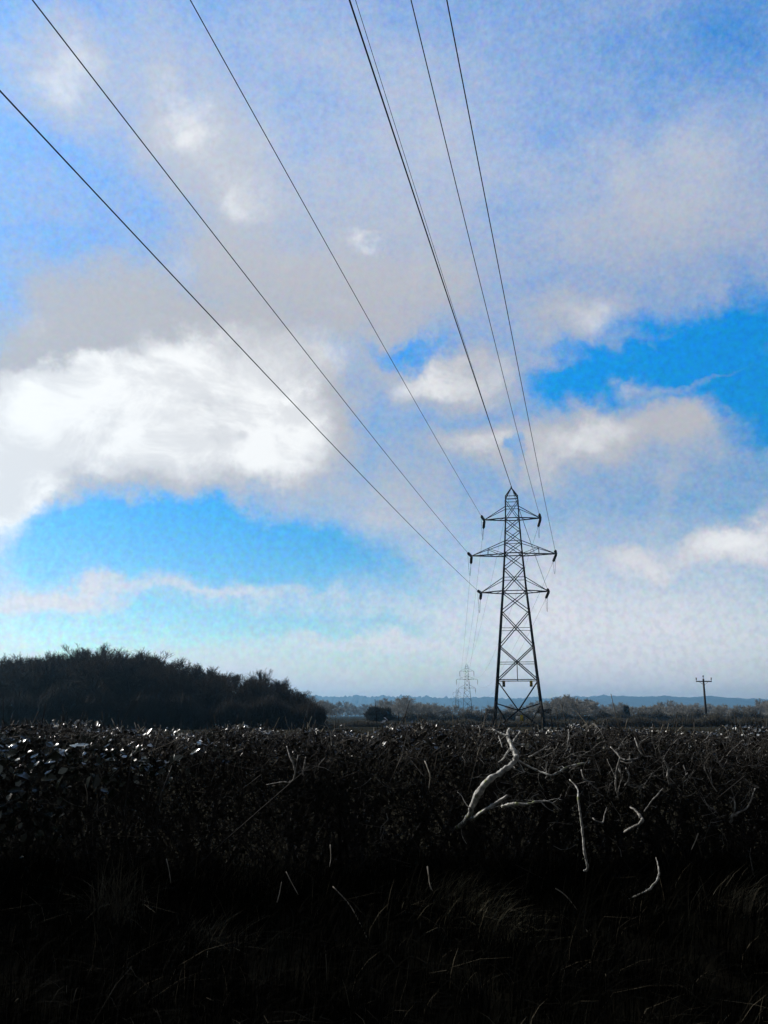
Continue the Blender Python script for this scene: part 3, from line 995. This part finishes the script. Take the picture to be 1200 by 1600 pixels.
# leaves: thickest along the top, thinner on the face
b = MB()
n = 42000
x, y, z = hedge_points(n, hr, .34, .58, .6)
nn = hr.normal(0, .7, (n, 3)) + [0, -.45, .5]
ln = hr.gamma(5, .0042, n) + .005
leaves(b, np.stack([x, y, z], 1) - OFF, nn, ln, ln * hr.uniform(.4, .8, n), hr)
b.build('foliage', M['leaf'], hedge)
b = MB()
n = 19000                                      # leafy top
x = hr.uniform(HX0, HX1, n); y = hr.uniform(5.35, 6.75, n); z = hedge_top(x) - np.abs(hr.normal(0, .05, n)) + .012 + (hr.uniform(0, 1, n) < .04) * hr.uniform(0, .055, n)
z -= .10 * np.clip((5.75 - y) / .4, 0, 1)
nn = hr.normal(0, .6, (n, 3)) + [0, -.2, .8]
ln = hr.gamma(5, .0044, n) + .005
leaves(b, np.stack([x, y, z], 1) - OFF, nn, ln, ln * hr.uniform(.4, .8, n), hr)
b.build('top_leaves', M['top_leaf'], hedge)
# pale flailed twig ends
b = twigs; b.slot(M['cut'])
n = 1700
x = hr.uniform(HX0, HX1, n); y = hr.uniform(5.3, 6.5, n); z = hedge_top(x) - np.abs(hr.normal(0, .055, n)) - .10 * np.clip((5.7 - y) / .4, 0, 1)
p = np.stack([x, y, z], 1); d = hr.normal(0, .6, (n, 3)); d[:, 2] = np.abs(d[:, 2]) + .3
q = p + d * hr.gamma(2, .014, n)[:, None] + d * .008
rr = hr.uniform(.0012, .0036, n); b.segs(p - OFF, q - OFF, rr, rr, 5)
b.build('twigs', M['hedge_twig'], hedge)
# tangle of thin dead forked twigs on the face, thickest toward the right
b = MB()
for k in range(240):
    x0 = hr.uniform(.5, 2.6) if k < 170 else hr.uniform(-3, 3)
    z0 = hedge_top(x0) - abs(hr.normal(0, .20)) - .02
    p0 = np.array([x0, hedge_front(x0, z0) - .02, z0]); d0 = hr.normal(0, 1, 3) * [1, .25, .9]; d0 /= np.linalg.norm(d0)
    todo = [(p0, d0, hr.uniform(.05, .15), hr.uniform(.0014, .0032), 0)]
    while todo:
        pp, d1, ln1, r1, lev = todo.pop()
        for q in range(3):
            d1 = d1 + hr.normal(0, .32, 3) * [1, .4, 1]; d1 /= np.linalg.norm(d1)
            p2 = pp + d1 * ln1 / 3
            b.segs([pp - OFF], [p2 - OFF], r1, r1 * .85, 5); pp = p2; r1 *= .85
            if lev < 2 and hr.uniform() < .5:
                dd_ = d1 + hr.normal(0, .8, 3) * [1, .4, 1]; todo.append((pp, dd_ / np.linalg.norm(dd_), ln1 * .6, r1 * .8, lev + 1))
b.build('dead_twigs', M['grey_wood'], hedge)
tag(hedge, 'long dark flailed hedge right across the view, its top dotted with leaves painted pale as glints', 'hedge')

# bramble with big glossy leaves at the left
br = np.random.default_rng(81)
bramble = empty('bramble_bush', (-1.9, 5.2, .5)); OB = np.array([-1.9, 5.2, .5])
b = MB(); n = 1500
x = -2.9 + np.abs(br.normal(0, .75, n)) ; x = np.where(x > -.9, br.uniform(-2.6, -1.6, n), x)
z = hedge_top(x) - .03 - np.abs(br.normal(0, .15, n)) * (1 + .8 * (x < -1.7)); y = hedge_front(x, z) - .10 + br.uniform(-.06, .16, n)
nn = br.normal(0, .55, (n, 3)) + [-.1, -.35, .85]
ln = br.gamma(9, .0046, n) + .014
leaves(b, np.stack([x, y, z], 1) - OB, nn, ln, ln * br.uniform(.55, .8, n), br)
b.build('foliage', M['gloss_leaf'], bramble)
for k in range(9):
    x0 = br.uniform(-2.7, -1.2); x1 = x0 + br.normal(0, .4)
    pts = smooth_pts([[x0, 5.15, .55], [lerp(x0, x1, .5), 4.93, 1.05 + br.uniform(-.1, .2)], [x1, 5.15, 1.35 + br.uniform(0, .15)]], 6)
    b = MB(); b.path(pts - OB, np.linspace(.006, .003, len(pts)), 5); b.build('cane', M['hedge_twig'], bramble)
tag(bramble, 'glossy leaved bramble catching bluish light on the left end of the hedge', 'bramble')


# ------------------------------------------------------------------ pale dead branches on the hedge face
def px_path(pts):
    """rows (u, v, Y, radius in m) -> smooth xyz, radius"""
    a = np.array([[*at(u, v, Yd), r_] for u, v, Yd, r_ in pts])
    s_ = smooth_pts(a, 7)
    return s_[:, :3], np.maximum(s_[:, 3], .0012)


def rough(p, r_, amp, rg):
    k = len(p); j = rg.normal(0, 1, (k, 3)); j = (j + np.roll(j, 1, 0) + np.roll(j, -1, 0)) / 3
    return p + j * r_[:, None] * amp, r_ * (1 + rg.normal(0, .12, k))


rg = np.random.default_rng(5)


def branch(name, trunk, sides, m, label, n=10, group=None, cat='branch'):
    p, r_ = px_path(trunk); p, r_ = rough(p, r_ * .9, .32, rg)
    o0 = p[0]
    root = empty(name, o0)
    b = MB(); b.path(p - o0, r_, n)
    for k in range(max(2, len(p) // 7) if cat == 'branch' else 1):          # short broken spurs and fine forks along the stem
        i = int(rg.integers(2, len(p) - 2)); d = rg.normal(0, 1, 3) * [1, .5, 1] + (p[i + 1] - p[i]) * 30; d /= np.linalg.norm(d)
        ln_, r0 = rg.uniform(.02, .13 if cat == 'branch' else .045), min(r_[i] * .5, .0035) * rg.uniform(.5, 1.0)
        q = [p[i] - o0]
        for _ in range(4):
            d = d + rg.normal(0, .28, 3); d /= np.linalg.norm(d); q.append(q[-1] + d * ln_ / 4)
        b.path(smooth_pts(q, 3), np.linspace(r0, r0 * .45, 13), 6)
    b.build('stem', m, root, True)
    for sd_ in sides:
        q, s_ = px_path(sd_); q, s_ = rough(q, s_, .22, rg)
        b = MB(); b.path(q - o0, s_, 7); b.build('side_twig', m, root, True)
    return tag(root, label, cat, group)


branch('dead_branch',
       [(704, 1298, 5.3, .012), (720, 1289, 5.12, .014), (733, 1275, 4.93, .0145), (742, 1250, 4.82, .019), (757, 1226, 4.76, .0185), (778, 1208, 4.75, .016), (797, 1196, 4.77, .0145),
        (806, 1184, 4.8, .0155), (803, 1171, 4.83, .014), (796, 1158, 4.88, .011), (793, 1148, 4.92, .009), (795, 1138, 4.96, .0075)],
       [[(735, 1281, 4.97, .010), (752, 1270, 4.80, .0095), (772, 1257, 4.76, .0085), (793, 1243, 4.73, .007)],
        [(794, 1150, 4.90, .006), (785, 1147, 4.92, .006), (776, 1143, 4.94, .0055), (769, 1139, 4.96, .005)],
        [(800, 1162, 4.86, .005), (805, 1154, 4.88, .0055), (810, 1148, 4.9, .006), (813, 1143, 4.92, .006)],
        [(796, 1170, 4.86, .004), (790, 1180, 4.82, .0045), (786, 1186, 4.82, .004), (779, 1191, 4.85, .003)],
        [(785, 1168, 4.9, .002), (782, 1158, 4.92, .003), (779, 1150, 4.95, .002)],
        [(800, 1166, 4.87, .004), (810, 1164, 4.86, .004), (819, 1164, 4.85, .005)]],
       M['dead_wood'], 'thickest pale dead branch rising and bending over on the hedge face')
branch('dead_branch',
       [(783, 1259, 4.80, .006), (788, 1260, 4.79, .0095), (800, 1257, 4.77, .010), (808, 1256, 4.76, .0085), (822, 1257, 4.76, .007), (835, 1253, 4.77, .006), (845, 1252, 4.78, .0055),
        (854, 1252, 4.80, .0045), (864, 1256, 4.84, .0035), (874, 1267, 4.9, .002)], [], M['dead_wood'],
       'pale dead branch lying almost level, right of the thickest branch foot')
branch('dead_branch',
       [(806, 1186, 4.82, .004), (822, 1195, 4.84, .0045), (840, 1204, 4.82, .0055), (858, 1211, 4.78, .006), (868, 1210, 4.77, .0065), (880, 1202, 4.77, .006), (895, 1196, 4.78, .0055), (913, 1193, 4.8, .006)],
       [[(866, 1211, 4.78, .004), (872, 1206, 4.76, .004), (880, 1206, 4.75, .003)]],
       M['dead_wood'], 'slim pale branch dipping in a shallow curve to a knobbed end')
branch('dead_stick', [(890, 1218, 4.88, .003), (902, 1232, 4.82, .004), (904, 1250, 4.76, .0055), (907, 1275, 4.74, .006), (910, 1300, 4.73, .0065), (913, 1330, 4.72, .0065), (918, 1352, 4.72, .0068), (916, 1359, 4.73, .007), (912, 1361, 4.73, .005)],
       [], M['dead_wood'], 'long pale stick hanging straight down with a hooked foot', cat='stick')
branch('dead_stick', [(984, 1404, 4.72, .003), (1000, 1397, 4.68, .0045), (1015, 1390, 4.66, .006), (1025, 1378, 4.66, .0062), (1030, 1364, 4.67, .0055), (1028, 1350, 4.7, .0035), (1025, 1340, 4.74, .002)],
       [], M['dead_wood'], 'pale hook shaped stick low on the right', cat='stick')
branch('dead_stick', [(826, 1183, 4.86, .005), (836, 1178, 4.85, .0055), (848, 1171, 4.86, .0045), (859, 1164, 4.9, .0025)], [], M['grey_wood'],
       'short pale stick slanting just under the hedge top right of the thickest branch', cat='stick')
branch('dead_stick', [(976, 1300, 4.8, .006), (986, 1294, 4.76, .007), (998, 1288, 4.74, .008), (1004, 1282, 4.74, .009), (1000, 1275, 4.76, .008), (994, 1268, 4.8, .006), (985, 1261, 4.88, .004)], [],
       M['grey_wood'], 'grey elbow shaped stick half sunk in the hedge at right', cat='stick')
branch('dead_stick', [(1007, 1268, 4.82, .004), (1016, 1255, 4.8, .0045), (1026, 1243, 4.8, .004), (1036, 1232, 4.86, .003)], [], M['grey_wood'],
       'thin grey stick slanting above the elbow shaped stick', cat='stick')
branch('dead_stick', [(1046, 1225, 4.9, .006), (1043, 1212, 4.88, .007), (1044, 1200, 4.88, .006), (1037, 1189, 4.88, .005)],
       [[(1044, 1208, 4.88, .004), (1050, 1202, 4.88, .004)]], M['grey_wood'], 'grey forked stub sticking up from the hedge at right', cat='stick')
branch('twiggy_branch', [(954, 1167, 4.94, .003), (962, 1175, 4.9, .004), (969, 1184, 4.87, .006), (966, 1193, 4.87, .005), (963, 1205, 4.87, .005), (962, 1222, 4.87, .006), (964, 1237, 4.89, .005), (968, 1250, 4.93, .003)],
       [[(969, 1185, 4.87, .005), (978, 1188, 4.85, .005), (986, 1187, 4.85, .0045), (994, 1186, 4.86, .004), (997, 1184, 4.88, .002)],
        [(984, 1187, 4.85, .004), (985, 1193, 4.84, .004), (989, 1197, 4.85, .003)],
        [(983, 1187, 4.85, .003), (984, 1182, 4.86, .003)],
        [(966, 1198, 4.87, .004), (970, 1209, 4.85, .003)],
        [(978, 1200, 4.86, .004), (983, 1211, 4.84, .005), (981, 1222, 4.84, .004), (976, 1227, 4.86, .003)]],
       M['grey_wood'], 'grey dead branch with a knot of forked twigs right of the shallow curved one')
branch('dead_stick', [(908, 1203, 4.86, .003), (912, 1215, 4.83, .004), (922, 1224, 4.82, .004), (934, 1234, 4.85, .003)], [], M['grey_wood'],
       'thin grey twig drooping below the knobbed branch end', cat='stick')
branch('dead_stick', [(926, 1278, 4.82, .003), (932, 1283, 4.8, .004), (942, 1285, 4.8, .004), (944, 1275, 4.82, .003), (948, 1262, 4.86, .002)], [], M['grey_wood'],
       'small grey upturned twig right of the hanging stick', cat='stick')
branch('dead_stick', [(992, 1154, 5.0, .004), (996, 1166, 4.96, .005), (1003, 1178, 4.94, .005), (1008, 1182, 4.94, .003), (1020, 1182, 4.95, .003)], [], M['grey_wood'],
       'bent grey twig poking from the hedge top above the grey forked stub', cat='stick')
branch('dead_stick', [(888, 1140, 5.3, .0035), (889, 1152, 5.2, .0045), (887, 1162, 5.15, .004), (887, 1172, 5.15, .002)], [], M['grey_wood'],
       'short upright pale twig in the hedge top right of the pylon foot', cat='stick')
branch('dead_stick', [(664, 1189, 4.95, .003), (668, 1200, 4.92, .0035), (672, 1213, 4.9, .003), (670, 1232, 4.93, .0015)], [], M['cane'],
       'thin straight pale twig on the hedge left of the thickest branch', cat='stick')
branch('dead_stick', [(448, 1166, 4.98, .003), (452, 1180, 4.93, .004), (459, 1196, 4.9, .005), (461, 1210, 4.9, .005), (455, 1222, 4.92, .004), (440, 1222, 4.94, .003), (416, 1226, 5.0, .0015)],
       [[(478, 1183, 4.92, .003), (475, 1197, 4.9, .004), (473, 1212, 4.92, .002)], [(461, 1206, 4.9, .003), (464, 1190, 4.9, .003), (466, 1180, 4.92, .002)]], M['grey_wood'],
       'grey sprawling twig near the hedge top below the copse end', cat='stick')
branch('dead_stick', [(1180, 1232, 4.9, .004), (1168, 1262, 4.85, .004), (1146, 1272, 4.84, .006), (1143, 1282, 4.84, .008), (1140, 1285, 4.86, .006)],
       [[(1146, 1274, 4.84, .004), (1156, 1269, 4.83, .003)], [(1147, 1270, 4.84, .004), (1148, 1252, 4.86, .004), (1140, 1246, 4.88, .003)]], M['grey_wood'],
       'grey broken twig with a swollen end near the right edge', cat='stick')

# thin dry canes in the grass bank
CANES = [([(520, 1385), (545, 1412), (562, 1442), (585, 1490), (606, 1540)], .0026, 'long thin dry cane slanting down through the grass left of centre'),
         ([(868, 1388), (880, 1396), (890, 1406), (902, 1422)], .0034, 'short bowed dry cane below the hanging stick'),
         ([(915, 1452), (924, 1462), (932, 1474), (930, 1490), (924, 1506), (921, 1530)], .003, 'kinked dry cane low in the grass right of centre'),
         ([(470, 1532), (484, 1525), (499, 1521), (500, 1514), (500, 1504)], .0028, 'dry stalk bent at a right angle low in the grass'),
         ([(668, 1354), (670, 1370), (672, 1384), (676, 1392)], .0036, 'upright pale stalk above the straw tuft'),
         ([(433, 1410), (437, 1394), (440, 1378)], .0024, 'short upright stalk in the grass below the copse'),
         ([(447, 1362), (455, 1378), (466, 1398)], .0024, 'thin leaning stalk in the grass below the sprawling twig'),
         ([(1091, 1302), (1086, 1315), (1080, 1328)], .0035, 'short slanting pale stick at right above the hook shaped stick'),
         ([(260, 1342), (264, 1360), (267, 1380)], .0024, 'thin stalk in the grass toward the left edge'),
         ([(516, 1320), (517, 1340), (515, 1354)], .0024, 'thin upright stalk left of the long dry cane'),
         ([(133, 1225), (136, 1240), (136, 1256)], .0028, 'small stalk with a ragged head under the bramble')]
for pts, rr, lab in CANES:
    pv = np.array([at(u, v, np.clip(5.0 - (v - 1250) / 300 * .62, 4.15, 4.95)) for u, v in pts])
    sp_ = smooth_pts(pv, 6)
    b = MB(); b.path(sp_ - sp_[0], np.linspace(rr, rr * .6, len(sp_)), 5)
    o = b.build('dry_cane', M['cane'], None, True); o.location = sp_[0]
    tag(o, lab, 'cane')


# ------------------------------------------------------------------ rough grass on the bank
def blades(b, p, ln, wd, r, lean=.5, dirbias=(0, 0)):
    n = len(p); az = r.uniform(0, 2 * np.pi, n)
    d = np.stack([np.cos(az), np.sin(az), np.zeros(n)], 1); sdir = np.stack([-np.sin(az), np.cos(az), np.zeros(n)], 1)
    le = np.abs(r.normal(0, lean, n))[:, None]
    bias = np.array([dirbias[0], dirbias[1], 0])
    vs = []
    for t, w in ((0, 1), (.4, .9), (.75, .6), (1, .12)):
        c = p + np.array([0, 0, 1.]) * (t - .35 * le * t * t) * ln[:, None] + (d * le + bias) * (t * t) * ln[:, None]
        vs += [c - sdir * wd[:, None] * w, c + sdir * wd[:, None] * w]
    v = np.stack(vs, 1)
    q = np.array([[0, 1, 3, 2], [2, 3, 5, 4], [4, 5, 7, 6]])
    b.add(v.reshape(-1, 3), (q[None] + (np.arange(n) * 8)[:, None, None]).reshape(-1, 4))


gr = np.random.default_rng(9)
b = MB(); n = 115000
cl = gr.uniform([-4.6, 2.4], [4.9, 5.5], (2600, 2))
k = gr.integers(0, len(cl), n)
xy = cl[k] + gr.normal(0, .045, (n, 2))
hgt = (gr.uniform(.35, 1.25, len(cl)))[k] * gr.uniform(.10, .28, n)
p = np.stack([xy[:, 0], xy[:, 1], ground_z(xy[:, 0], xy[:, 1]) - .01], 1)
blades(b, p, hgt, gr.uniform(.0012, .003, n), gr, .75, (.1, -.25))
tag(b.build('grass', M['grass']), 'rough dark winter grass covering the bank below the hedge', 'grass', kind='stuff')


def ground_hit(u, v):
    """where the sight line through photo pixel (u, v) meets the bank"""
    for Yd in np.arange(2.5, 5.6, .01):
        p = at(u, v, Yd)
        if p[2] <= ground_z(p[0], p[1]): return p
    return at(u, v, 5.0)


def tuft(u, v, n, size, label, seed, m='straw', sx=.12, bias=(.5, -.3)):
    r_ = np.random.default_rng(seed)
    c = ground_hit(u, v + size * 130)
    p = np.stack([r_.normal(0, sx, n), r_.normal(0, .05, n), np.zeros(n)], 1)
    p[:, 2] = ground_z(p[:, 0] + c[0], p[:, 1] + c[1]) - c[2] - .01
    b = MB(); blades(b, p, r_.uniform(.4, 1.3, n) * size, r_.uniform(.0008, .0018, n), r_, .8, bias)
    o = b.build('grass_tuft', M[m]); o.location = c
    tag(o, label, 'grass tuft')


tuft(695, 1400, 260, .20, 'pale straw tuft beside the upright stalk in the middle of the bank', 1)
tuft(745, 1430, 220, .18, 'pale straw tuft spilling downhill right of the upright stalk', 2, sx=.08)
tuft(790, 1452, 140, .13, 'smallest pale straw tuft at the lower right end of the straw patch', 3, sx=.05)
tuft(405, 1375, 220, .20, 'dim straw tuft left of centre just below the hedge', 4, 'dim_straw', .14)
tuft(180, 1400, 260, .26, 'dim upright straw tuft toward the left side of the bank', 5, 'dim_straw', .07, (.05, -.1))
tuft(315, 1465, 200, .18, 'dim straw tuft low on the left half of the bank', 6, 'dim_straw', .10)
tuft(1165, 1400, 180, .20, 'dim straw tuft near the right edge of the bank', 7, 'dim_straw', .12)

# ------------------------------------------------------------------ air
hb = MB(); hb.box((0, 3250, 88), (14400, 8500, 184))
hm = bpy.data.materials.new('haze'); hm.use_nodes = True
t = hm.node_tree
for nd in list(t.nodes): t.nodes.remove(nd)
pv = t.nodes.new('ShaderNodeVolumePrincipled')
pv.inputs['Color'].default_value = (.36, .72, 1.0, 1)
pv.inputs['Density'].default_value = 1.85e-4
pv.inputs['Anisotropy'].default_value = .75
ot = t.nodes.new('ShaderNodeOutputMaterial'); t.links.new(pv.outputs[0], ot.inputs['Volume'])
hz = hb.build('haze', hm)
tag(hz, kind='stuff')
